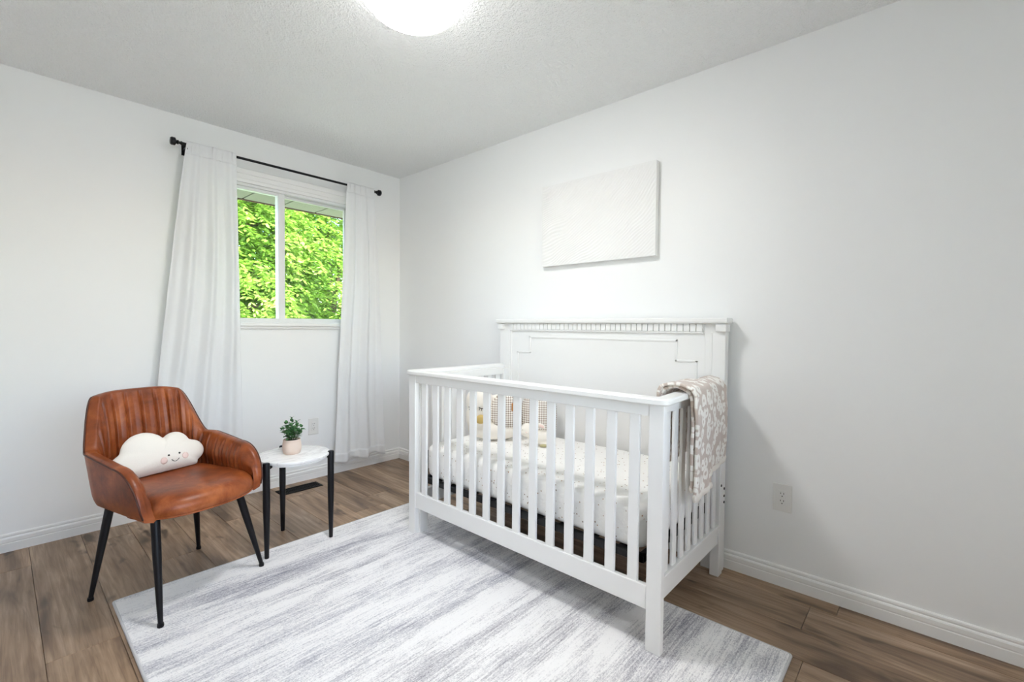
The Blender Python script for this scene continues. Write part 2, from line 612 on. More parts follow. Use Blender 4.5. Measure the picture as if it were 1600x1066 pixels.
casing('casing', WX0-CW, WX1+CW, WZ1, WZ1+0.09, 'top')
casing('casing', WX0-CW, WX0, WZ0-0.005, WZ1, 'l')
casing('casing', WX1, WX1+CW, WZ0-0.005, WZ1, 'r')
B(WX0-CW, WX1+CW, -0.034, 0.0, WZ0-0.012, WZ0+0.008).box(WX0-CW, WX1+CW, -0.018, 0, WZ0-0.030, WZ0-0.012).build('sill', M_TRIM, win, bevel=0.003)
# outer frame (jambs, head, bottom)
mb = MB()
mb.box(WX0, WX0+0.022, 0, T, WZ0, WZ1).box(WX1-0.022, WX1, 0, T, WZ0, WZ1)
mb.box(WX0, WX1, 0, T, WZ1-0.018, WZ1).box(WX0, WX1, 0, T, WZ0, WZ0+0.018)
mb.build('window_frame', M_VINYL, win, bevel=0.002)
xm = -0.985
B(xm-0.022, xm+0.022, 0.0155, 0.0765, WZ0+0.010, WZ1-0.010).build('meeting_rail', M_VINYL, win, bevel=0.002)
for k, (a, b2, yy, zb) in enumerate(((WX0+0.022, xm+0.02, 0.03, 0.0), (xm-0.02, WX1-0.022, 0.062, 0.004))):
    mb = MB()
    z0, z1 = WZ0+0.018, WZ1-0.018
    s = 0.024
    mb.box(a, b2, yy-0.012, yy+0.012, z0, z0+s+zb).box(a, b2, yy-0.012, yy+0.012, z1-s+0.006, z1)
    mb.box(a, a+s+0.008, yy-0.012, yy+0.012, z0, z1).box(b2-s-0.008, b2, yy-0.012, yy+0.012, z0, z1)
    sash = mb.build('sash', M_VINYL, win, bevel=0.002)
    B(a+s, b2-s, yy-0.002, yy+0.002, z0+s-0.004, z1-s+0.01).build('pane', M_GLASS, sash)

fill_win = thing('fill_window', 'unseen white two-pane window added behind the camera for fill daylight', 'window', ((V0+V1)/2, Y0, VZ0), kind='structure')  # added out of view so daylight fills the room from behind
for a, b2, c_, d_ in ((V0-CW, V1+CW, VZ1, VZ1+CW), (V0-CW, V1+CW, VZ0-CW, VZ0), (V0-CW, V0, VZ0, VZ1), (V1, V1+CW, VZ0, VZ1)):
    B(a, b2, Y0, Y0+0.016, c_, d_).build('casing', M_TRIM, fill_win, bevel=0.002)
vm_ = (V0+V1)/2
mb = MB()
for a, b2, c_, d_ in ((V0, V1, VZ1-0.03, VZ1), (V0, V1, VZ0, VZ0+0.03), (V0, V0+0.03, VZ0, VZ1), (V1-0.03, V1, VZ0, VZ1), (vm_-0.025, vm_+0.025, VZ0, VZ1)):
    mb.box(a, b2, Y0-0.08, Y0-0.03, c_, d_)
mb.build('window_frame', M_VINYL, fill_win, bevel=0.002)
for a, b2 in ((V0+0.025, vm_-0.02), (vm_+0.02, V1-0.025)):
    B(a, b2, Y0-0.056, Y0-0.052, VZ0+0.025, VZ1-0.025).build('pane', M_GLASS, fill_win)
sun_block_eave = thing('roof_eave', 'unseen roof overhang added to block sun at the window behind the camera', 'eave', (-1.5, Y0-0.4, 2.3))  # unseen overhang, added to keep direct sun out of the fill window
B(-4, 3, Y0-0.85, Y0-T-0.001, 2.20, 2.26).build('soffit_panel', M_SOFF, sun_block_eave, bevel=0.003)
B(-4, 3, Y0-0.88, Y0-0.85, 2.18, 2.40).build('fascia', M_FASC, sun_block_eave, bevel=0.003)

# roof eave outside
eave = thing('roof_eave', 'roof overhang outside with pale soffit panels and brown edge', 'eave', (-0.995, 0.4, 2.2))
x = -4.0
while x < 3.0:
    B(x+0.006, x+0.294, 0.14, 0.75, 2.190, 2.204).build('soffit_panel', M_SOFF, eave, bevel=0.003, seg=1)
    x += 0.3
B(-4, 3, 0.13, 0.75, 2.2045, 2.26).build('soffit_backing', M_FASC, eave)
B(-4, 3, 0.75, 0.77, 2.182, 2.40).build('fascia', M_FASC, eave, bevel=0.003)
B(-4, 3, 0.77, 0.88, 2.24, 2.36).build('gutter', M_SOFF, eave, bevel=0.012)

# ------------------------------------------------------------------ ceiling lamp
LX, LY = -1.285, -1.960
lamp = thing('ceiling_lamp', 'lit round white flush ceiling lamp', 'lamp', (LX, LY, H))
MB().lathe([(0.0005, H), (0.150, H), (0.150, H-0.018), (0.145, H-0.022), (0.0005, H-0.022)], (LX, LY, 0), seg=48).build('base_plate', M_TRIM, lamp, True, autos=35)
MB().lathe([(0.1600, H-0.0225), (0.1635, H-0.0225), (0.1650, H-0.028), (0.1650, H-0.070), (0.1640, H-0.073), (0.1610, H-0.073), (0.1600, H-0.070)], (LX, LY, 0), seg=64).build('side_band', M_LAMPSIDE, lamp, True, autos=40)
prof = [(0.0005, H-0.050), (0.1595, H-0.050), (0.1595, H-0.070), (0.157, H-0.076), (0.150, H-0.083), (0.135, H-0.090), (0.11, H-0.0965), (0.075, H-0.101), (0.035, H-0.104), (0.0005, H-0.105)]
MB().lathe(prof, (LX, LY, 0), seg=64).build('diffuser', M_LAMP, lamp, True, autos=50)

# ------------------------------------------------------------------ rug
RX0, RX1, RY0, RY1, RT = -2.06, -0.49, -3.12, -0.957, 0.011
rug = thing('area_rug', 'pale grey and white distressed striped rug under the crib', 'rug', ((RX0+RX1)/2, (RY0+RY1)/2, 0))
def rug_outline(ins, rad=0.012):
    pts = []
    x0, x1, y0, y1 = RX0+ins, RX1-ins, RY0+ins, RY1-ins
    for cx, cy, a0 in ((x1-rad, y1-rad, 0), (x0+rad, y1-rad, 90), (x0+rad, y0+rad, 180), (x1-rad, y0+rad, 270)):
        for k in range(5):
            a = math.radians(a0+22.5*k)
            pts.append((cx+rad*math.cos(a), cy+rad*math.sin(a)))
    return pts
rings = [[(x, y, z) for x, y in rug_outline(i)] for i, z in ((0.008, 0.0005), (0.008, RT-0.001), (0.011, RT))]
MB().loft(rings).build('pile', M_RUG, rug)
rings = [[(x, y, z) for x, y in rug_outline(i)] for i, z in ((0.0085, 0.0004), (0.001, 0.0004), (0.0, 0.004), (0.0015, 0.0085), (0.005, RT), (0.0085, RT-0.001))]
MB().loft(rings, cap=False, loop=True).build('binding', M_RUGEDGE, rug, True)

# ------------------------------------------------------------------ crib
crib = thing('crib', 'white wooden slatted crib with tall panelled headboard', 'crib', (-0.43, -2.03, 0))
FX = -0.832
YL, YR = -1.306, -2.778
# front panel
def P(name, mb, bev=0.003, m=M_CRIB, sm=False):
    return mb.build(name, m, crib, smooth=sm, bevel=bev)

for y0, y1, ye0, ye1 in ((YL-0.056, YL, -1.372, -1.332), (YR, YR+0.056, -2.752, -2.712)):
    P('front_post', B(FX, FX+0.028, y0, y1, RT, 0.894))
    P('side_post', B(FX+0.028, FX+0.085, ye0, ye1, RT, 0.894))
for y0, y1 in ((-1.372, -1.332), (-2.748, -2.706)):
    P('side_post', B(-0.128, -0.078, y0, y1, 0, 0.894))
P('top_rail', B(FX+0.003, FX+0.026, YR+0.056, YL-0.056, 0.85, 0.894))
P('bottom_rail', B(FX+0.003, FX+0.026, YR+0.056, YL-0.056, 0.157, 0.242))
slat0 = None
for k in range(14):
    yc = -1.428-0.095*k
    if slat0 is None:
        slat0 = B(-0.007, 0.007, -0.0205, 0.0205, 0.238, 0.852).build('slat', M_CRIB, crib, bevel=0.003, local=True)
        s_ = slat0
    else:
        s_ = share(slat0, 'slat', crib, (0, 0, 0))
    s_.location = Vector((FX+0.016, yc, 0))-Vector(crib.location)
# capping ledge: front with rounded corners plus two ends
def cap_loop(ins, z):
    x0, xb = FX-0.016+ins, -0.10
    y0, y1 = YR-0.017+ins, YL+0.019-ins
    r = 0.03-min(ins, 0.02)*0.5
    pts = [(xb, y0)]
    for k in range(7):
        a = math.radians(270-15*k)
        pts.append((x0+r+r*math.cos(a), y0+r+r*math.sin(a)))
    for k in range(7):
        a = math.radians(180-15*k)
        pts.append((x0+r+r*math.cos(a), y1-r+r*math.sin(a)))
    pts.append((xb, y1))
    return [(x_, y_+(0.045*(x_-x0)/(xb-x0) if y_ < -2.2 else 0.0)) for x_, y_ in pts]
def ledge():
    w_ = 0.060
    rr = []
    for ins, z in ((0.003, 0.894), (0.0, 0.898), (0.0, 0.912), (0.004, 0.917), (w_-0.004, 0.917), (w_, 0.912), (w_, 0.898), (w_-0.003, 0.894)):
        rr.append([(x, y, z) for x, y in cap_loop(ins, z)])
    mb = MB()
    n = len(rr[0])
    for r_ in rr:
        mb.v += r_
    m = len(rr)
    for i in range(m):
        for j in range(n-1):
            mb.f.append((i*n+j, i*n+j+1, ((i+1) % m)*n+j+1, ((i+1) % m)*n+j))
    mb.f.append(tuple(i*n for i in range(m)))
    mb.f.append(tuple(i*n+n-1 for i in reversed(range(m))))
    return mb
ledge().build('top_ledge', M_CRIB, crib, True, autos=30)
# ends
slat1 = None
for yc in (-1.352, -2.731):
    P('end_top_rail', B(FX+0.085, -0.128, yc-0.011, yc+0.011, 0.85, 0.894))
    P('end_bottom_rail', B(FX+0.085, -0.128, yc-0.011, yc+0.011, 0.157, 0.245))
    P('end_rail_lip', B(FX+0.085, -0.128, yc-0.017, yc+0.012, 0.236, 0.247), 0.002)
    for k in range(8):
        xc = -0.695+0.0752*k
        if slat1 is None:
            slat1 = B(-0.0185, 0.0185, -0.006, 0.006, 0.243, 0.852).build('end_slat', M_CRIB, crib, bevel=0.003, local=True)
            s_ = slat1
        else:
            s_ = share(slat1, 'end_slat', crib, (0, 0, 0))
        s_.location = Vector((xc, yc, 0))-Vector(crib.location)
# bolt hardware
for xx, yy, zz, r in ((-0.778, -2.7535, 0.845, 0.004), (-0.115, -2.7495, 0.43, 0.006), (-0.055, -2.7445, 0.40, 0.006), (-0.055, -2.7445, 0.365, 0.006), (-0.055, -2.7445, 0.335, 0.006)):
    MB().lathe([(0.0003, 0), (r, 0), (r, 0.003), (0.0003, 0.003)], (xx, yy-0.001, zz), 'y', 12).build('bolt_hole', M_SLOT, crib, True, autos=30)
MB().lathe([(0.0035, 0), (0.0085, 0), (0.0085, 0.004), (0.0035, 0.004)], (-0.775, -1.376, 0.487), 'y', 16).build('bolt_ring', M_SLOT, crib, True, autos=30)
for zz in (0.60, 0.38):
    MB().lathe([(0.0003, 0), (0.003, 0), (0.003, 0.003), (0.0003, 0.003)], (-0.775, -1.3745, zz), 'y', 10).build('bolt_hole', M_SLOT, crib, True, autos=30)
# headboard
HY0, HY1 = -2.742, -1.288
hb = B(-0.076, -0.042, HY0+0.09, HY1-0.09, 0.16, 1.187).build('headboard', M_CRIB, crib, bevel=0.002)
for y0, y1 in ((HY1-0.108, HY1), (HY0, HY0+0.095)):
    P('headboard_post', B(-0.078, -0.034, y0, y1, 0, 1.187))
for y0, y1 in ((HY1-0.106, HY1-0.096), (HY1-0.086, HY1-0.074), (HY0+0.060, HY0+0.070)):
    P('post_fillet', B(-0.080, -0.076, y0, y1, 0.30, 1.145), 0.002)
for y0, y1 in ((HY1-0.042, HY1+0.006), (HY0-0.006, HY0+0.042)):
    P('corner_block', B(-0.096, -0.036, y0, y1, 1.147, 1.184), 0.003)
rr = []
for ins, z in ((0.006, 1.186), (0.002, 1.190), (0.0, 1.196), (0.0, 1.207), (0.004, 1.213)):
    x0, x1, y0, y1 = -0.108+ins, -0.018-ins, HY0-0.012+ins, HY1+0.014-ins
    rr.append([(x0, y0, z), (x1, y0, z), (x1, y1, z), (x0, y1, z)])
MB().loft(rr).build('headboard_cap', M_CRIB, crib)
P('dentil_backing', B(-0.080, -0.074, -2.642, -1.385, 1.150, 1.187), 0.001)
d0 = None
for k in range(40):
    yc = -1.402-0.0313*k
    if d0 is None:
        d0 = B(-0.006, 0.006, -0.0135, 0.0135, 1.146, 1.185).build('dentil', M_CRIB, crib, bevel=0.0015, seg=1, local=True)
        s_ = d0
    else:
        s_ = share(d0, 'dentil', crib, (0, 0, 0))
    s_.location = Vector((-0.085, yc, 0))-Vector(crib.location)
P('dentil_lip', B(-0.088, -0.074, -2.642, -1.385, 1.138, 1.1455), 0.002)
# stepped panel bead
path = [(-1.449, 0.30), (-1.449, 1.0), (-1.552, 1.0), (-1.552, 1.10), (-2.507, 1.10), (-2.507, 1.0), (-2.608, 1.0), (-2.608, 0.30)]
mb = MB()
hw = 0.0055
for (ya, za), (yb, zb) in zip(path[:-1], path[1:]):
    mb.box(-0.0805, -0.074, min(ya, yb)-hw, max(ya, yb)+hw, min(za, zb)-hw, max(za, zb)+hw)
mb.build('panel_moulding', M_CRIB, crib, bevel=0.002)
# mattress support frame
MX0, MX1, MY0, MY1 = -0.807, -0.125, -2.700, -1.388
mb = MB()
mb.box(MX0, MX0+0.025, MY0, MY1, 0.306, 0.334).box(MX1-0.025, MX1, MY0, MY1, 0.306, 0.334)
mb.box(MX0, MX1, MY0, MY0+0.025, 0.306, 0.334).box(MX0, MX1, MY1-0.025, MY1, 0.306, 0.334)
sf = mb.build('support_frame', M_IRON, crib, bevel=0.002)
for k in range(9):
    yy = MY0+0.1+0.14*k
    B(MX0+0.02, MX1-0.02, yy-0.02, yy+0.02, 0.318, 0.330).build('support_slat', M_IRON, sf, bevel=0.002)
for yy in (MY0-0.006, MY1+0.002):
    for xx in (MX0+0.03, MX1-0.05):
        B(xx, xx+0.02, yy, yy+0.004, 0.30, 0.47).build('hanger', M_IRON, sf, bevel=0.001)

# mattress: rounded box with soft wrinkles
def rbox_rings(x0, x1, y0, y1, z0, z1, rp, rz, n=9, m=6, wob=0.0):
    rings = []
    lev = []
    for k in range(m+1):
        a = PI/2*k/m
        lev.append((rz*(1-math.sin(a)), z0+rz*(1-math.cos(a))))
    for k in range(1, 4):
        lev.append((0.0, z0+rz+(z1-z0-2*rz)*k/4))
    for k in range(m+1):
        a = PI/2*k/m
        lev.append((rz*(1-math.cos(a)), z1-rz*(1-math.sin(a))))
    def ring(ins, z):
        pts = []
        a0, a1, b0, b1 = x0+ins, x1-ins, y0+ins, y1-ins
        r = max(rp-ins, 0.004)
        L = 14
        cs = ((a1-r, b1-r, 0), (a0+r, b1-r, 90), (a0+r, b0+r, 180), (a1-r, b0+r, 270))
        for q_, (cx, cy, s0) in enumerate(cs):
            arc = [(cx+r*math.cos(math.radians(s0+90*k/n)), cy+r*math.sin(math.radians(s0+90*k/n))) for k in range(n+1)]
            pts += arc
            nx = cs[(q_+1) % 4]
            nxt = (nx[0]+r*math.cos(math.radians(nx[2])), nx[1]+r*math.sin(math.radians(nx[2])))
            for k in range(1, L):
                pts.append((arc[-1][0]+(nxt[0]-arc[-1][0])*k/L, arc[-1][1]+(nxt[1]-arc[-1][1])*k/L))
        res = []
        for x_, y_ in pts:
            d = wob*noise.noise(Vector((x_*6, y_*6, z*9)))
            cx_, cy_ = (x0+x1)/2, (y0+y1)/2
            res.append((x_+d*(1 if x_ > cx_ else -1)*0.8, y_+d*0.5, z+d*0.3*(1 if z > (z0+z1)/2 else 0)))
        return res
    for ins, z in lev:
        rings.append(ring(ins, z))
    for ins in (rz+0.06, rz+0.14, rz+0.22):
        rings.append(ring(ins, z1+0.001))
    return rings
matt = MB().loft(rbox_rings(MX0+0.012, MX1-0.004, MY0+0.008, MY1-0.008, 0.335, 0.512, 0.06, 0.035, wob=0.006)).build('crib_mattress', M_SHEET, None, True, origin=(-0.46, -2.04, 0.335))
tag(matt, 'crib mattress in a white sheet with tiny dots', 'mattress')

# ------------------------------------------------------------------ canvas on wall
cv = thing('canvas_art', 'white textured canvas hanging above the crib', 'artwork', (-0.02, -1.99, 1.545))
CY0, CY1, CZ0, CZ1 = -2.366, -1.606, 1.546, 2.046
B(-0.034, -0.003, CY0, CY1, CZ0, CZ1).build('stretcher', M_CANVAS, cv, bevel=0.003)
NU, NV = 230, 150
def relief(a, b2):
    y = CY0+(CY1-CY0)*a
    z = CZ0+(CZ1-CZ0)*b2
    d = noise.noise(Vector((y*4.5, z*4.5, 3.1)))*0.05+noise.noise(Vector((y*13, z*13, 7.7)))*0.008
    # combed arcs sweeping over the canvas
    r_ = math.hypot(y+1.30, (z-2.55)*1.15)+d
    wv_ = math.sin(r_*2*PI/0.0175)
    amp = 0.0022*(0.55+0.45*noise.noise(Vector((y*8, z*8, 1.3))))
    e = min(a, 1-a, b2, 1-b2)
    k = min(1.0, e/0.02)
    return (-0.0362-amp*(wv_+0.6)*k, y, z)
MB().grid(NU, NV, relief).build('plaster_relief', M_CANVAS, cv, True)

# ------------------------------------------------------------------ outlets
def outlet(name, label, org, ax):
    """ax 'x': on right wall facing -x; 'y': on back wall facing -y"""
    t_ = thing(name, label, 'outlet', org, group='white wall outlets')
    def bx(u0_, u1_, d0_, d1_, z0, z1):
        if ax == 'x':
            return B(-d1_, -d0_, u0_, u1_, z0, z1)
        return B(u0_, u1_, -d1_, -d0_, z0, z1)
    def pt(nm, mb, m, bev, par=None):
        p_ = par or t_
        return mb.build(nm, m, p_, bevel=bev, local=True)
    pt('cover_plate', bx(-0.0385, 0.0385, 0.0, 0.006, -0.062, 0.062), M_PLATE, 0.003)
    sock = pt('receptacle', bx(-0.0165, 0.0165, 0.004, 0.0075, -0.0335, 0.0335), M_PLATE, 0.001)
    for zc in (0.0165, -0.0165):
        for uc, hh_ in ((-0.0062, 0.0042), (0.0062, 0.0034)):
            pt('slot', bx(uc-0.0012, uc+0.0012, 0.0070, 0.0079, zc+0.004-hh_, zc+0.004+hh_), M_SLOT, 0, sock)
        pt('ground_hole', bx(-0.0022, 0.0022, 0.0070, 0.0079, zc-0.0105, zc-0.006), M_SLOT, 0, sock)
    for zc in (0.048, -0.048):
        c_ = (-0.0062, 0, zc) if ax == 'x' else (0, -0.0062, zc)
        MB().lathe([(0.0003, -0.001), (0.0032, -0.001), (0.0026, 0.001), (0.0003, 0.001)], c_, ax, 12).build('screw', M_PLATE, t_, True, local=True, autos=30)
outlet('wall_outlet', 'white wall outlet right of the crib', (0, -2.977, 0.401), 'x')
outlet('wall_outlet', 'white wall outlet behind the potted plant under the window', (-0.768, 0, 0.396), 'y')

# ------------------------------------------------------------------ floor vent
vx0, vx1, vy0, vy1 = -1.085, -0.795, -0.215, -0.098
vent = thing('floor_vent', 'black metal floor vent by the baseboard', 'vent', ((vx0+vx1)/2, (vy0+vy1)/2, 0))
mb = MB()
bw = 0.02
def slope_frame():
    rr_ = []
    for ins, z in ((0, 0.0003), (0, 0.002), (0.004, 0.0055), (bw, 0.0055), (bw, 0.0003)):
        a, b2, c_, d_ = vx0+ins, vx1-ins, vy0+ins, vy1-ins
        rr_.append([(a, c_, z), (b2, c_, z), (b2, d_, z), (a, d_, z)])
    return MB().loft(rr_, cap=False, loop=True)
slope_frame().build('frame', M_VENT, vent)
B(vx0+bw, vx1-bw, vy0+bw, vy1-bw, 0.0002, 0.0012).build('duct', M_SLOT, vent)
ns = 22
for k in range(ns):
    xx = vx0+bw+(vx1-vx0-2*bw)*(k+0.5)/ns
    B(xx-0.003, xx+0.003, vy0+bw, vy1-bw, 0.001, 0.0045).build('slat', M_VENT, vent)
B(vx0+bw, vx1-bw, (vy0+vy1)/2-0.003, (vy0+vy1)/2+0.003, 0.001, 0.005).build('crossbar', M_VENT, vent)

# ------------------------------------------------------------------ curtain rod
RZ, RYY = 2.245, -0.09
rod = thing('curtain_rod', 'thin black metal curtain rod with knob ends', 'curtain rod', (-0.945, RYY, RZ))
MB().tube([(-1.615, RYY, RZ), (-0.295, RYY, RZ)], 0.0082, 14).build('pole', M_BLACK, rod, True, autos=40)
fin = [(0.0005, 0.0), (0.011, 0.0), (0.011, 0.006), (0.007, 0.009), (0.007, 0.016), (0.013, 0.019), (0.013, 0.023), (0.009, 0.026), (0.017, 0.032), (0.0235, 0.036), (0.0235, 0.052), (0.019, 0.058), (0.0005, 0.060)]
MB().lathe([(r, -h) for r, h in fin], (-1.60, RYY, RZ), 'x', 12).build('finial', M_BLACK, rod)
MB().lathe([(r, h) for r, h in fin], (-0.305, RYY, RZ), 'x', 12).build('finial', M_BLACK, rod)
for xx in (-1.572, -0.345):
    B(xx-0.012, xx+0.012, -0.004, 0, RZ-0.045, RZ+0.02).box(xx-0.006, xx+0.006, RYY, -0.003, RZ-0.019, RZ-0.0085).box(xx-0.006, xx+0.006, RYY-0.012, RYY+0.012, RZ-0.035, RZ-0.0083).build('bracket', M_BLACK, rod, bevel=0.0015)

# ------------------------------------------------------------------ curtains
def curtain(label, xl_top, xr_top, xl_bot, xr_bot, zb, folds, ph, seed):
    ztop = RZ+0.018
    NUc, NVc = 150, 110
    hd = 0.075
    def fn(a, b2):
        z = ztop+(zb-ztop)*b2
        e = b2**0.9
        x0_ = xl_top+(xl_bot-xl_top)*e
        x1_ = xr_top+(xr_bot-xr_top)*e
        x = x0_+(x1_-x0_)*a
        grow = min(1.0, max(0.0, (b2-0.03)/0.25))
        aa = a+0.035*math.sin(7*b2+seed)*math.sin(PI*a)
        wv_ = math.sin(2*PI*folds*aa+ph)+0.45*math.sin(2*PI*folds*2.1*aa+ph*1.7+1.4*b2)
        amp = 0.006+0.019*grow
        y = RYY-0.014-0.010*grow+amp*wv_*0.75
        y += 0.006*noise.noise(Vector((x*9, z*5, seed)))
        y += 0.0022*noise.noise(Vector((x*14, z*46, seed+4)))*grow
        # header creases between tabs
        d_top = b2*(ztop-zb)
        if d_top < hd:
            fr_ = abs(((a*5.0) % 1.0)-0.5)
            y += 0.010*max(0.0, 1-fr_/0.07)*(1-d_top/hd)
            y = min(y, RYY-0.0105) if d_top < 0.04 else y
        y = min(y, -0.042)
        z_ = z + (0.012*math.sin(2*PI*folds*a+ph+0.6) if b2 > 0.99 else 0.0)
        return (x, y, z_)
    t_ = thing('curtain', label, 'curtain', ((xl_bot+xr_bot)/2, RYY, zb), group='sheer curtains at the window')
    o = MB().grid(NUc, NVc, fn).build('panel', M_CURT, t_, True)
    md = o.modifiers.new('solid', 'SOLIDIFY'); md.thickness = 0.0012
    def fh(a, b2):
        q_ = 1-0.032*(1-b2)
        p_ = Vector(fn(a, q_ if b2 < 1 else 1.0))
        return (p_.x, p_.y-0.0022, p_.z)
    h_ = MB().grid(NUc, 5, fh).build('hem', M_CURT, t_, True)
    md = h_.modifiers.new('solid', 'SOLIDIFY'); md.thickness = 0.001
    def fp(a, b2):
        p_ = Vector(fn(a, 0.036*b2))
        return (p_.x, p_.y-0.0022, p_.z)
    h_ = MB().grid(NUc, 8, fp).build('header_band', M_CURT, t_, True)
    md = h_.modifiers.new('solid', 'SOLIDIFY'); md.thickness = 0.001
    return t_
curtain('white sheer curtain left of the window behind the armchair', -1.578, -1.312, -1.80, -1.285, 0.12, 3.0, 0.9, 2.0)
curtain('white sheer curtain right of the window nearest the corner', -0.545, -0.318, -0.655, -0.232, 0.115, 2.3, 2.2, 9.0)

# ------------------------------------------------------------------ side table
TC = Vector((-1.317, -0.959, 0))
LEGS = [Vector((-1.489, -1.053, 0)), Vector((-1.298, -0.764, 0)), Vector((-1.163, -1.059, 0))]
tb = thing('side_table', 'small round marble-top side table with three black legs', 'table', TC)
TH = 0.484
for L_ in LEGS:
    zb = RT if (L_.y < RY1 and RX0 < L_.x < RX1) else 0.0
    prof = [(0.0004, zb), (0.0098, zb), (0.0103, zb+0.003), (0.0165, 0.27), (0.0165, TH-0.006), (0.0150, TH-0.002), (0.012, TH), (0.0004, TH)]
    leg = MB().lathe(prof, (L_.x, L_.y, 0), seg=20).build('leg', M_BLACK, tb, True, autos=35)
    d = (TC-L_).normalized()
    n_ = Vector((-d.y, d.x, 0))*0.009
    a = L_+d*0.012; c_ = L_+d*0.055
    mb = MB()
    mb.loft([[a-n_+Vector((0, 0, TH-0.036)), a+n_+Vector((0, 0, TH-0.036)), a+n_+Vector((0, 0, TH-0.021)), a-n_+Vector((0, 0, TH-0.021))],
             [c_-n_+Vector((0, 0, TH-0.026)), c_+n_+Vector((0, 0, TH-0.026)), c_+n_+Vector((0, 0, TH-0.021)), c_-n_+Vector((0, 0, TH-0.021))]])
    mb.build('bracket', M_BLACK, tb, bevel=0.001)
TR = 0.1775
MB().lathe([(0.0005, TH-0.0205), (TR-0.006, TH-0.0205), (TR-0.001, TH-0.018), (TR, TH-0.014), (TR, TH-0.008), (TR-0.002, TH-0.005), (TR-0.006, TH-0.004), (0.0005, TH-0.004)], TC, seg=64).build('table_top', M_MARB, tb, True, autos=30)
mb = MB()
rr = []
for r_, z in ((TR-0.03, TH-0.030), (TR-0.012, TH-0.030), (TR-0.012, TH-0.0207), (TR-0.03, TH-0.0207)):
    rr.append([(TC.x+r_*math.cos(2*PI*j/48), TC.y+r_*math.sin(2*PI*j/48), z) for j in range(48)])
MB().loft(rr, cap=False, loop=True).build('ring_frame', M_TRIM, tb, True, autos=30)

# ------------------------------------------------------------------ potted plant
PC = Vector((-1.322, -0.948, TH-0.004))
pl = thing('potted_plant', 'small green leafy plant in a blush pot', 'plant', PC)
prof = [(0.0004, 0), (0.036, 0), (0.041, 0.004), (0.0455, 0.02), (0.0465, 0.04), (0.0445, 0.058), (0.0425, 0.066), (0.043, 0.073), (0.0415, 0.0765), (0.0385, 0.0755), (0.0375, 0.066), (0.0004, 0.064)]
MB().lathe(prof, (0, 0, 0), seg=36).build('pot', M_POT, pl, True, local=True, autos=60)
MB().lathe([(0.0004, 0.0645), (0.0372, 0.0645), (0.0372, 0.067), (0.02, 0.070), (0.0004, 0.071)], (0, 0, 0), seg=24).build('soil', M_SOIL, pl, True, local=True)
def leaf_mesh(L_=0.024, W_=0.017):
    mb = MB()
    n = 5
    for i in range(n+1):
        t_ = i/n
        ww = W_/2*math.sin(PI*min(1, 0.12+0.88*t_)**0.8)*(1 if 0 < i < n else 0.12)
        zz = 0.004*math.sin(PI*t_)-0.003*t_
        mb.v += [(-ww, L_*t_, zz+0.002*(ww/W_)), (0, L_*t_, zz-0.0012), (ww, L_*t_, zz+0.002*(ww/W_))]
    for i in range(n):
        a = i*3
        mb.f += [(a, a+1, a+4, a+3), (a+1, a+2, a+5, a+4)]
    return mb
stems = [(0, 0, 0.118), (0.030, 0.01, 0.090), (-0.030, 0.008, 0.092), (0.012, -0.032, 0.082), (-0.018, -0.028, 0.085), (0.016, 0.03, 0.092), (-0.014, 0.032, 0.088),
         (0.046, -0.014, 0.068), (-0.046, -0.012, 0.070), (0.034, -0.036, 0.052), (-0.036, -0.036, 0.05), (0.0, -0.045, 0.055), (0.042, 0.03, 0.06), (-0.04, 0.03, 0.06)]
rs = random.Random(5)
lsrc = None
for (sx_, sy_, hh_) in stems:
    p0 = Vector((sx_*0.25, sy_*0.25, 0.066)); p1 = Vector((sx_*0.7, sy_*0.7, 0.066+hh_*0.6)); p2 = Vector((sx_, sy_, 0.066+hh_))
    MB().tube([p0, p1, p2], [0.0013, 0.0011, 0.0008], 6).build('stem', M_STEM, pl, True, local=True)
    nl = max(3, int(hh_/0.017))
    for k in range(nl):
        t_ = 0.28+0.72*k/(nl-1)
        pos = p0.lerp(p1, t_/0.5) if t_ < 0.5 else p1.lerp(p2, (t_-0.5)/0.5)
        for sd_ in (0, 1):
            if lsrc is None:
                lsrc = leaf_mesh().build('leaf', M_LEAFP, pl, True, local=True)
                o = lsrc
            else:
                o = share(lsrc, 'leaf', pl, (0, 0, 0))
            o.location = pos
            az = rs.uniform(-0.4, 0.4)+k*PI/2+sd_*PI+sx_*30
            o.rotation_euler = (rs.uniform(0.0, 0.75) if t_ < 0.9 else 0.9, rs.uniform(-0.3, 0.3), az)
            s_ = rs.uniform(0.95, 1.4)*(1.05 if t_ < 0.8 else 0.75)
            o.scale = (s_, s_, s_)

# ------------------------------------------------------------------ armchair (local frame: x = right, y = backwards(-forward))
CC = Vector((-1.840, -0.994, 0))
CF = Vector((math.sin(math.radians(15)), -math.cos(math.radians(15)), 0))
rot = math.radians(15.0)
ch = thing('armchair', 'brown leather tub armchair with vertical stitched channels', 'chair', CC, rot)
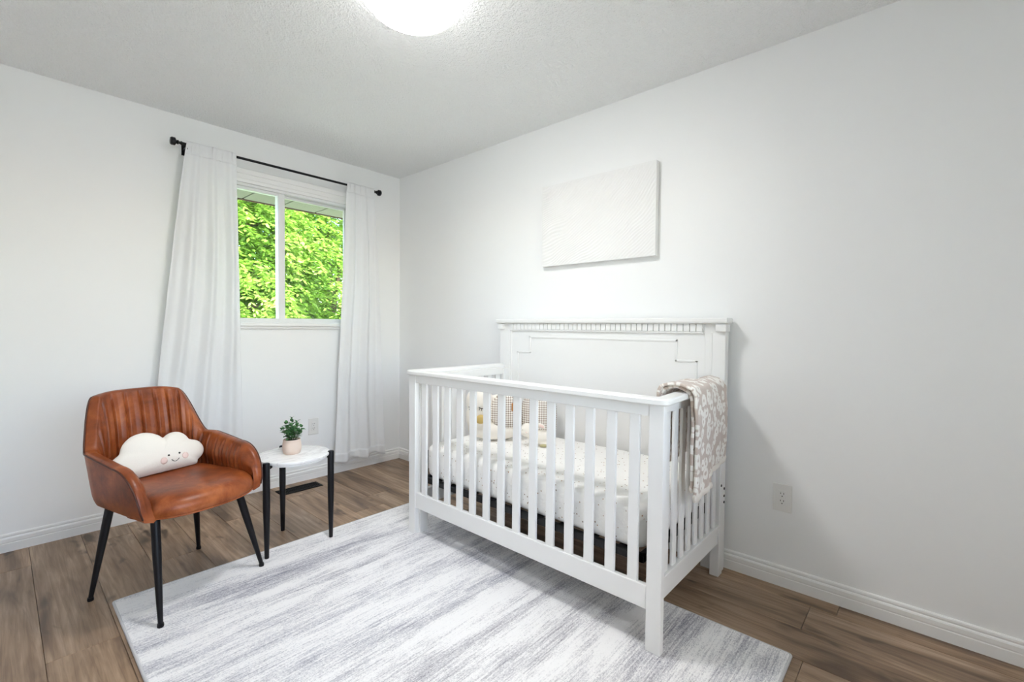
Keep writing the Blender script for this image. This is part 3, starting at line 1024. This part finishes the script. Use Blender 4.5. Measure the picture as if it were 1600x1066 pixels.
# local coordinates: x right, y back (+), forward is -y ; helper takes v = forward
HB = 0.412          # shell bottom
def plan(s):
    """s in [-1,1] -> (u, v, nx, nv, back weight) outer plan at arm height; s<0 left"""
    W, BK, R, VF = 0.260, -0.285, 0.175, 0.235
    l1 = VF-(BK+R); l2 = PI/2*R; l3 = W-R
    tot = l1+l2+l3
    d = (1-abs(s))*tot       # distance from the arm front end
    sg = 1 if s >= 0 else -1
    if d <= l1:
        u, v, nx, nv = W, VF-d, 1.0, 0.0
    elif d <= l1+l2:
        a = (d-l1)/R
        u, v, nx, nv = W-R+R*math.cos(a), BK+R-R*math.sin(a), math.cos(a), -math.sin(a)
    else:
        u, v, nx, nv = W-R-(d-l1-l2), BK, 0.0, -1.0
    return sg*u, v, sg*nx, nv, d, l1, l2
def sstep(x):
    x = max(0.0, min(1.0, x))
    return x*x*(3-2*x)
def top_h(d, l1, l2, u):
    # arm front roll
    if d < 0.17:
        q_ = d/0.17
        h = 0.432+0.176*math.sqrt(max(0.0, 1-(1-q_)**2.3))
    else:
        h = 0.608+0.022*(d-0.17)/(l1-0.17+1e-6)
        h = min(h, 0.632)
    # rise to the back
    k = sstep((d-(l1+0.070))/(l2*0.42))
    back = 0.858-0.020*(abs(u)/0.19)**3
    return h+(back-h)*k
def shift(u, v, nx, nv, z, d, l1, l2):
    """lean of walls with height"""
    q_ = (z-HB)/0.2
    side = 0.022*(min(q_, 1.2)-1.0)
    u += nx*side*(1 if q_ < 1 else 0.5)
    bk = sstep((d-l1*0.75)/(l2*0.9+l1*0.25))
    v -= bk*0.062*max(0, (z-0.46)/0.4)
    above = max(0.0, z-0.62)
    u *= 1-0.0*above*bk*(abs(u)/0.288)
    # lower corner tucks under
    tuck = max(0.0, 1-(z-HB)/0.05)
    u -= nx*0.008*tuck*tuck
    v -= nv*0.014*tuck*tuck
    return u, v
NS = 601
NO, NI, NR = 14, 16, 7
TH_W = 0.042
SEATZ = 0.468
def L3(u, v, z):
    return (u, -v, z)
rings = []
groove_s = []
for i in range(NS):
    s = -1+2*i/(NS-1)
    u, v, nx, nv, d, l1, l2 = plan(s)
    ht = top_h(d, l1, l2, u)
    ring = []
    th = TH_W*(0.55+0.45*min(1, d/0.1))
    # outer wall, bottom to top
    for k in range(NO):
        z = HB+(ht-0.012-HB)*k/(NO-1)
        a, b2 = shift(u, v, nx, nv, z, d, l1, l2)
        ring.append(L3(a, b2, z))
    # rounded rim
    for k in range(1, NR):
        an = PI*k/NR
        off = th/2*(1-math.cos(an))
        z = ht-0.012+0.012*math.sin(an)
        a, b2 = shift(u-nx*off, v-nv*off, nx, nv, z, d, l1, l2)
        ring.append(L3(a, b2, z))
    # inner wall, top to seat
    ptot = plan(0)[4]
    pos = d*(1 if s < 0 else -1)
    cp = (d-ptot)                        # 0 at back centre, negative to the arms
    pitch = 0.0585
    ph = ((abs(cp)/pitch+0.5) % 1.0)-0.5 if True else 0
    gr = max(0.0, 1-abs(ph)*pitch/0.0085)
    fade_front = min(1.0, max(0.0, (d-0.075)/0.02))
    for k in range(NI):
        q_ = k/(NI-1)
        z = ht-0.012+(min(SEATZ, ht-0.03)-(ht-0.012))*q_
        bulge = 0.012*math.sin(PI*min(1, q_*1.15))
        gdep = 0.011*gr*fade_front*min(1, q_/0.07+0.15)
        pil = 0.004*(1-(2*abs(ph))**2)*min(1, q_/0.1)
        off = th+bulge+pil-gdep
        a, b2 = shift(u-nx*off, v-nv*off, nx, nv, z, d, l1, l2)
        ring.append(L3(a, b2, z))
    rings.append(ring)
mb = MB().loft(rings, closed=True, cap=True)
mb.build('shell', M_LEATH, ch, True, local=True, autos=70)
# piping along the outer rim
pth = []
for i in range(NS):
    s = -1+2*i/(NS-1)
    u, v, nx, nv, d, l1, l2 = plan(s)
    ht = top_h(d, l1, l2, u)
    a, b2 = shift(u+nx*0.0005, v+nv*0.0005, nx, nv, ht-0.008, d, l1, l2)
    pth.append(L3(a, b2, ht-0.008))
MB().tube(pth, 0.0034, 8).build('piping', M_PIPE, ch, True, local=True)
# seat cushion
def seat_ring(ins, z):
    pts = []
    N = 96
    for j in range(N):
        a = 2*PI*j/N
        ca, sa = math.cos(a), math.sin(a)
        n_ = 3.6
        k = (abs(ca)**n_+abs(sa)**n_)**(-1/n_)
        uu = (0.218-ins)*k*ca
        if sa > 0:
            n2 = 2.7
            k2 = (abs(ca)**n2+abs(sa)**n2)**(-1/n2)
            uu = (0.218+0.034*min(1.0, sa*1.6)-ins)*k2*ca
            vv_ = (0.300-ins)*k2*sa
        else:
            vv_ = (0.235-ins)*k*sa
        pts.append(L3(uu, vv_, z))
    return pts
rr = []
for ins, z in ((0.07, 0.408), (0.02, 0.409), (0.004, 0.412), (-0.002, 0.420), (-0.004, 0.436), (0.0, 0.454), (0.009, 0.469), (0.023, 0.481), (0.045, 0.4885), (0.085, 0.491), (0.14, 0.487), (0.2, 0.485)):
    rr.append(seat_ring(ins, z))
MB().loft(rr).build('seat', M_LEATH, ch, True, local=True)
pth = [p for p in seat_ring(-0.0005, 0.414)]
pth = [p for p in pth if -p[1] > 0.12]
pth.sort(key=lambda p: p[0])
MB().tube(pth, 0.0032, 8).build('piping', M_LEATH, ch, True, local=True)
B(-0.19, 0.19, -0.205, 0.20, 0.400, 0.4115).build('under_plate', M_BLACK, ch, bevel=0.004, local=True)
for su_, sv_, zb, fx_, fy_ in ((-1, 1, RT, -1.962, -1.308), (1, 1, RT, -1.534, -1.110), (-1, -1, 0.0, -2.115, -0.868), (1, -1, 0.0, -1.680, -0.670)):
    dv = Vector((fx_, fy_, 0))-CC
    top = Vector(L3(su_*0.165, sv_*0.170, 0.412))
    bot = Vector((dv.x*math.cos(rot)+dv.y*math.sin(rot), -dv.x*math.sin(rot)+dv.y*math.cos(rot), zb+0.010))
    lg = MB().tube([top, top.lerp(bot, 0.35), bot], [0.0165, 0.0155, 0.0085], 16).build('leg', M_BLACK, ch, True, local=True, autos=40)
    ft = MB().lathe([(0.0003, zb), (0.0105, zb), (0.0115, zb+0.004), (0.0105, zb+0.014), (0.0003, zb+0.014)], (bot.x, bot.y, 0), seg=16)
    ft.build('foot', M_BLACK, lg, True, local=True, autos=40)

# ------------------------------------------------------------------ cloud pillow (plane leaning on the chair back)
circ = [(-0.118, 0.052, 0.062), (-0.040, 0.098, 0.094), (-0.02, 0.07, 0.085), (0.085, 0.112, 0.060), (0.150, 0.070, 0.050), (0.06, 0.06, 0.07)]
def inside(a, b2):
    if b2 < 0.0:
        return False
    for ca, cb, r_ in circ:
        if (a-ca)**2+(b2-cb)**2 <= r_*r_:
            return True
    return -0.14 < a < 0.16 and 0.0 <= b2 <= 0.055
ctr = (0.005, 0.075)
NA = 128
rho = []
for j in range(NA):
    an = 2*PI*j/NA
    r_ = 0.26
    while r_ > 0.02 and not inside(ctr[0]+r_*math.cos(an), ctr[1]+r_*math.sin(an)):
        r_ -= 0.001
    rho.append(r_)
rho = [(rho[j-1]+2*rho[j]+rho[(j+1) % NA])/4 for j in range(NA)]
TK = 0.050
def thick(t_):
    return TK*(max(0.0, 1-t_**2.4))**0.6
LEAN = math.radians(22)
pc_loc = CC+Vector((-CF.y, CF.x, 0))*(-0.012)+CF*(-0.105)+Vector((0, 0, 0.492))
cl = thing('cloud_pillow', 'cream cloud-shaped pillow with a smiling face on the armchair', 'pillow', pc_loc, rot)
def PL(a, b2, h):
    """pillow plane to local: a along x, b up the lean, h outward to the front"""
    y = b2*math.sin(LEAN)-h*math.cos(LEAN)
    z = b2*math.cos(LEAN)+h*math.sin(LEAN)
    return Vector((a, y, z))
def front_h(a, b2):
    da, db = a-ctr[0], b2-ctr[1]
    an = math.atan2(db, da) % (2*PI)
    j = an/(2*PI)*NA
    j0 = int(j) % NA
    r_ = rho[j0]+(rho[(j0+1) % NA]-rho[j0])*(j-int(j))
    return thick(min(1.0, math.hypot(da, db)/r_))
rings = []
NT_ = 16
for side in (1, -1):
    seq = range(1, NT_+1) if side == 1 else range(NT_-1, 0, -1)
    for k in seq:
        t_ = math.sin(PI/2*k/NT_)
        rings.append([PL(ctr[0]+rho[j]*t_*math.cos(2*PI*j/NA), ctr[1]+rho[j]*t_*math.sin(2*PI*j/NA), side*thick(t_)) for j in range(NA)])
MB().loft(rings).build('pillow_body', M_PLUSH, cl, True, local=True)
def patch(name, a0, b0, r_, m, lift=0.0008):
    mb = MB()
    n = len(mb.v)
    def pp(rr_, an, ex):
        a, b2 = a0+rr_*math.cos(an), b0+rr_*math.sin(an)
        return PL(a, b2, front_h(a, b2)+ex)
    rings_ = [[pp(r_*q_, 2*PI*j/20, ex) for j in range(20)] for q_, ex in ((1.0, -0.001), (1.0, lift), (0.6, lift+0.0003), (0.2, lift+0.0004))]
    MB().loft(rings_).build(name, m, cl, True, local=True)
patch('eye', 0.024, 0.062, 0.0042, M_INK, 0.0012)
patch('eye', 0.069, 0.063, 0.0042, M_INK, 0.0012)
patch('cheek', 0.003, 0.043, 0.0145, M_PINK)
patch('cheek', 0.093, 0.047, 0.0145, M_PINK)
sm_ = []
for k in range(9):
    a = 0.033+0.032*k/8
    b2 = 0.041-0.010*math.sin(PI*k/8)
    sm_.append(PL(a, b2, front_h(a, b2)+0.0008))
MB().tube(sm_, 0.0013, 6).build('smile', M_INK, cl, True, local=True)

# ------------------------------------------------------------------ blanket over the crib end
bl = thing('leopard_blanket', 'folded taupe and cream leopard-spot blanket over the crib end', 'blanket', (-0.41, -2.75, 0.93))
def drape(x0, x1, zin, zout, lift, ybulge, seed, droop=0.0):
    # profile path (y, z): inside bottom -> over ledge -> outside bottom
    yi, yo = -2.680+lift*0.6, -2.792-lift-ybulge
    zt = 0.924+lift
    pts = [(yi+0.022, zin), (yi+0.006, zin+(zt-zin)*0.5), (yi, zt-0.025), (yi-0.012, zt-0.004), (yi-0.04, zt+0.006), ((yi+yo)/2, zt+0.010), (yo+0.04, zt+0.006), (yo+0.012, zt-0.006), (yo, zt-0.03), (yo-0.004, zt-0.12), (yo-0.002, zt-0.25), (yo, zout)]
    # resample
    segs = [math.dist(pts[i], pts[i+1]) for i in range(len(pts)-1)]
    tot = sum(segs)
    def at(t_):
        d = t_*tot
        for i, L_ in enumerate(segs):
            if d <= L_ or i == len(segs)-1:
                q_ = d/L_
                return (pts[i][0]+(pts[i+1][0]-pts[i][0])*q_, pts[i][1]+(pts[i+1][1]-pts[i][1])*q_)
            d -= L_
    def fn(a, b2):
        y, z = at(b2)
        x = x0+(x1-x0)*a
        n_ = noise.noise(Vector((x*9, b2*6, seed)))*0.006+noise.noise(Vector((x*28, b2*17, seed)))*0.002
        out_ = 1 if b2 > 0.5 else -1
        fold = 0.007*math.sin((x-x0)*30+seed)*max(0, (b2-0.6)/0.4)
        z2 = z+n_*0.8+(-droop*a*max(0, (b2-0.85)/0.15))
        sl_ = (x+0.64)*0.058
        return (x+0.006*math.sin(b2*9+seed)*(2*a-1), y+sl_-out_*abs(n_)-abs(fold), z2)
    return fn, tot
for nm, x0, x1, zin, zout, lift, yb, sd_ in (('under_fold', -0.630, -0.150, 0.60, 0.552, 0.003, 0.0, 1.0), ('over_fold', -0.640, -0.440, 0.62, 0.522, 0.016, 0.004, 4.0)):
    fn, tot = drape(x0, x1, zin, zout, lift, yb, sd_, -0.02 if nm == 'under_fold' else 0.0)
    o = MB().grid(56, 90, fn, lambda a, b2, x0=x0, x1=x1, tot=tot, sd_=sd_: (x0+(x1-x0)*a+sd_, b2*tot)).build(nm, M_LEO, bl, True)
    md = o.modifiers.new('solid', 'SOLIDIFY'); md.thickness = 0.011; md.offset = 0
    # hem band along the outside bottom
    rr = []
    for k in range(40):
        a = k/39
        c_ = Vector(fn(a, 0.992))
        rr.append([c_+Vector((0, 0.0105*math.cos(q_*PI/5), 0.016*math.sin(q_*PI/5))) for q_ in range(10)])
    MB().loft(rr).build('hem', M_HEM, bl, True)

# ------------------------------------------------------------------ plush toys
def blob(name, parts, m, parent, vox=0.006, sm=6):
    mb = MB()
    for p_ in parts:
        mb.ellipsoid(*p_)
    o = mb.build(name, m, parent, True, local=True)
    md = o.modifiers.new('remesh', 'REMESH'); md.mode = 'VOXEL'; md.voxel_size = vox; md.use_smooth_shade = True
    md = o.modifiers.new('smooth', 'SMOOTH'); md.iterations = sm; md.factor = 0.5
    return o
ZM = 0.5125
# all toys face the camera side: local -y towards camera
def face_rot(x, y, extra=0.0):
    return math.atan2(CAM.y-y, CAM.x-x)+PI/2+extra
SP = Vector((-0.47, -1.60, ZM))
sw = thing('swan_plush', 'white plush swan with closed eye and gold beak in the crib', 'plush toy', SP, face_rot(SP.x, SP.y))
blob('body', [((0.015, 0.0, 0.062), (0.155, 0.075, 0.060)), ((-0.085, -0.01, 0.14), (0.065, 0.062, 0.10)), ((-0.072, -0.012, 0.225), (0.078, 0.068, 0.085)), ((0.03, 0.02, 0.15), (0.11, 0.055, 0.11))], M_PLUSH, sw)
def wing_fn(a, b2):
    an = 2*PI*b2
    r_ = a
    return (0.072+0.082*r_*math.cos(an), -0.052-0.016*(1-r_*r_), 0.170+0.098*r_*math.sin(an))
rings = []
for q_, yy in ((1.0, 0.02), (1.0, -0.052), (0.93, -0.062), (0.7, -0.071), (0.35, -0.076), (0.05, -0.077)):
    rings.append([(0.072+0.086*q_*math.cos(2*PI*j/40), yy, 0.170+0.098*q_*math.sin(2*PI*j/40)) for j in range(40)])
mb = MB().loft(rings)
mb.uv = [(p_[0], p_[2]) for p_ in mb.v]
mb.build('gingham_wing', M_GING, sw, True, local=True)
# beak
rings = []
for q_, dy in ((1.0, -0.060), (1.0, -0.078), (0.85, -0.086), (0.5, -0.090), (0.1, -0.091)):
    rings.append([(-0.064+0.028*q_*math.cos(2*PI*j/24), dy, 0.130+0.022*q_*math.sin(2*PI*j/24)*(1.0 if math.sin(2*PI*j/24) < 0 else 1.25)) for j in range(24)])
MB().loft(rings).build('beak', M_GOLD, sw, True, local=True)
def arc_tube(cx, cz, r_, y, a0, a1, n, rad):
    return MB().tube([(cx+r_*math.cos(math.radians(a0+(a1-a0)*k/n)), y, cz+r_*0.55*math.sin(math.radians(a0+(a1-a0)*k/n))) for k in range(n+1)], rad, 6)
for cx in (-0.052, -0.108):
    mb = arc_tube(cx, 0.207, 0.024, -0.0805 if cx > -0.09 else -0.068, 200, 340, 8, 0.0023)
    for k in range(4):
        a = math.radians(222+32*k)
        yv = -0.0805 if cx > -0.09 else -0.068
        p_ = Vector((cx+0.020*math.cos(a), yv, 0.205+0.011*math.sin(a)))
        mb.tube([p_, p_+Vector((0.007*math.cos(a), -0.002, -0.013))], 0.0017, 5)
    mb.build('closed_eye', M_INK, sw, True, local=True)
# gingham cushion behind
GP = Vector((-0.245, -1.765, ZM+0.003))
gc = thing('gingham_cushion', 'brown gingham cushion behind the plush rabbit in the crib', 'cushion', GP, face_rot(GP.x, GP.y))
rings = []
NQ = 64
def sq(q_, y, lean):
    pts = []
    for j in range(NQ):
        a = 2*PI*j/NQ
        ca, sa = math.cos(a), math.sin(a)
        k = (abs(ca)**4+abs(sa)**4)**(-0.25)
        z = 0.122+0.122*q_*k*sa
        pts.append((0.104*q_*k*ca, y+z*0.18, z))
    return pts
for q_, y in ((0.08, -0.048), (0.4, -0.044), (0.7, -0.034), (0.9, -0.018), (1.0, 0.0), (0.9, 0.018), (0.7, 0.034), (0.4, 0.044), (0.08, 0.048)):
    rings.append(sq(q_, y, 0.1))
mb = MB().loft(rings)
mb.uv = [(p_[0], p_[2]) for p_ in mb.v]
mb.build('cushion_body', M_GING, gc, True, local=True)
B(0.108, 0.130, -0.083, -0.070, 0.180, 0.224).build('tan_tab', M_TAN, sw, bevel=0.004, local=True)
# rabbit
BP = Vector((-0.40, -1.865, ZM))
rb = thing('rabbit_plush', 'small white plush rabbit with pink ears in the crib', 'plush toy', BP, face_rot(BP.x, BP.y))
blob('body', [((0.030, 0.0, 0.048), (0.058, 0.036, 0.040)), ((-0.046, -0.014, 0.088), (0.040, 0.036, 0.038)), ((-0.02, 0, 0.062), (0.035, 0.030, 0.03)), ((0.05, -0.022, 0.014), (0.03, 0.016, 0.014)), ((-0.012, -0.024, 0.014), (0.018, 0.016, 0.014))], M_PLUSH, rb, 0.004, 5)
for dx, dy in ((0.022, -0.010), (-0.006, 0.028)):
    ear = MB().ellipsoid((dx+0.008, dy-0.006, 0.113), (0.024, 0.010, 0.013), Matrix.Rotation(0.5, 3, 'Y')).build('ear', M_PLUSH, rb, True, local=True)
    MB().ellipsoid((dx+0.010, dy-0.013, 0.112), (0.016, 0.005, 0.009), Matrix.Rotation(0.5, 3, 'Y')).build('pink_inner_ear', M_PINK, ear, True, local=True)
MB().ellipsoid((-0.028, -0.048, 0.094), (0.003, 0.002, 0.0034)).build('eye', M_INK, rb, True, local=True)
MB().ellipsoid((-0.068, -0.040, 0.094), (0.003, 0.002, 0.0034)).build('eye', M_INK, rb, True, local=True)
MB().ellipsoid((-0.050, -0.0495, 0.083), (0.004, 0.002, 0.003)).build('nose', M_PINK, rb, True, local=True)
MB().ellipsoid((0.095, 0.004, 0.030), (0.014, 0.012, 0.018)).build('tail', M_PINK, rb, True, local=True)
MB().ellipsoid((0.045, -0.036, 0.010), (0.024, 0.010, 0.009)).build('foot', M_OLIVE, rb, True, local=True)

# ------------------------------------------------------------------ outdoors: pale bounce ground and trees
tag(B(-40, 40, -40, 40, -0.8, -0.55).build('ground', M_BOUNCE_GROUND), 'pale ground outside, out of view, added for light bounce', 'ground', kind='structure')  # out of view; kept high and pale to bounce sunlight to the ceiling
def tree(label, base, crown, rad, nclump, per, seed):
    rg = np.random.default_rng(seed)
    t_ = thing('tree', label, 'tree', base, group='trees outside the window')
    bx_, by_, bz_ = base
    cx, cy, cz = crown
    MB().tube([(bx_, by_, bz_), (bx_+0.1, by_, (bz_+cz)/2), (cx, cy, cz+rad[2]*0.4)], [0.2, 0.15, 0.05], 12).build('trunk', M_BARK, t_, True)
    rr_ = random.Random(seed)
    for k in range(9):
        a = 2*PI*k/9+rr_.random()
        e = rr_.uniform(-0.3, 0.7)
        tip = (cx+rad[0]*0.75*math.cos(a), cy+rad[1]*0.75*math.sin(a), cz+rad[2]*0.7*e)
        MB().tube([(cx-0.0, cy, cz-rad[2]*0.5+0.1*k), ((cx+tip[0])/2, (cy+tip[1])/2, tip[2]-0.2), tip], [0.06, 0.04, 0.012], 7).build('branch', M_BARK, t_, True)
    # leaves in drooping sprays, mostly near the crown surface
    d = rg.normal(size=(nclump, 3)); d /= np.linalg.norm(d, axis=1)[:, None]
    rad_ = rg.uniform(0.55, 1.0, nclump)**0.5
    lump = 1+0.16*np.sin(d[:, 0]*7+seed)*np.sin(d[:, 2]*9+seed*2)
    pc = np.stack([d[:, i]*rad_*lump*rad[i] for i in range(3)], 1)+np.array(crown)
    V = []
    n = per
    for i in range(n):
        t = (i//2+1)/(n/2)
        ax = d*np.array([1, 1, 0.3])+rg.normal(size=d.shape)*0.45
        if i == 0:
            ax0 = ax/np.linalg.norm(ax, axis=1)[:, None]
        stem = pc+ax0*t*0.26+np.array([0, 0, -0.16])*t*t
        sidev = np.cross(ax0, [0, 0, 1.0]); sidev /= np.linalg.norm(sidev, axis=1)[:, None]+1e-6
        sg = 1 if i % 2 == 0 else -1
        ld = ax0*0.55+sidev*sg*0.8+np.array([0, 0, -0.35])+rg.normal(size=d.shape)*0.22
        ld /= np.linalg.norm(ld, axis=1)[:, None]
        nn = np.cross(ld, rg.normal(size=d.shape)*0.5+np.array([0, 0, 1.0])); nn /= np.linalg.norm(nn, axis=1)[:, None]+1e-6
        Ln = rg.uniform(0.075, 0.125, (nclump, 1)); Wd = Ln*0.21
        a = stem; b_ = stem+ld*Ln*0.45+nn*Wd; c_ = stem+ld*Ln; e_ = stem+ld*Ln*0.45-nn*Wd
        V.append(np.stack([a, b_, c_, e_], 1))
    V = np.concatenate(V, 0).reshape(-1, 3)-np.array(base)
    nq = len(V)//4
    me = bpy.data.meshes.new('foliage')
    me.vertices.add(len(V)); me.vertices.foreach_set('co', V.ravel())
    me.loops.add(nq*4); me.loops.foreach_set('vertex_index', np.arange(nq*4))
    me.polygons.add(nq); me.polygons.foreach_set('loop_start', np.arange(nq)*4)
    me.update(calc_edges=True)
    me.materials.append(M_FOL)
    o = bpy.data.objects.new('foliage', me)
    COL.objects.link(o)
    o.parent = t_
    o['kind'] = 'stuff'
    return t_
tree('leafy green tree filling the left window pane', (-0.3, 5.6, -0.55), (-0.3, 5.6, 1.9), (2.2, 1.7, 3.0), 9500, 10, 3)
tree('leafy green tree seen through the right window pane', (2.4, 6.2, -0.55), (2.4, 6.2, 1.9), (2.2, 1.7, 3.2), 9500, 10, 8)
tree('tall green tree behind the two nearer trees outside', (1.2, 9.2, -0.55), (1.2, 9.2, 3.0), (4.2, 1.8, 4.6), 12000, 10, 21)
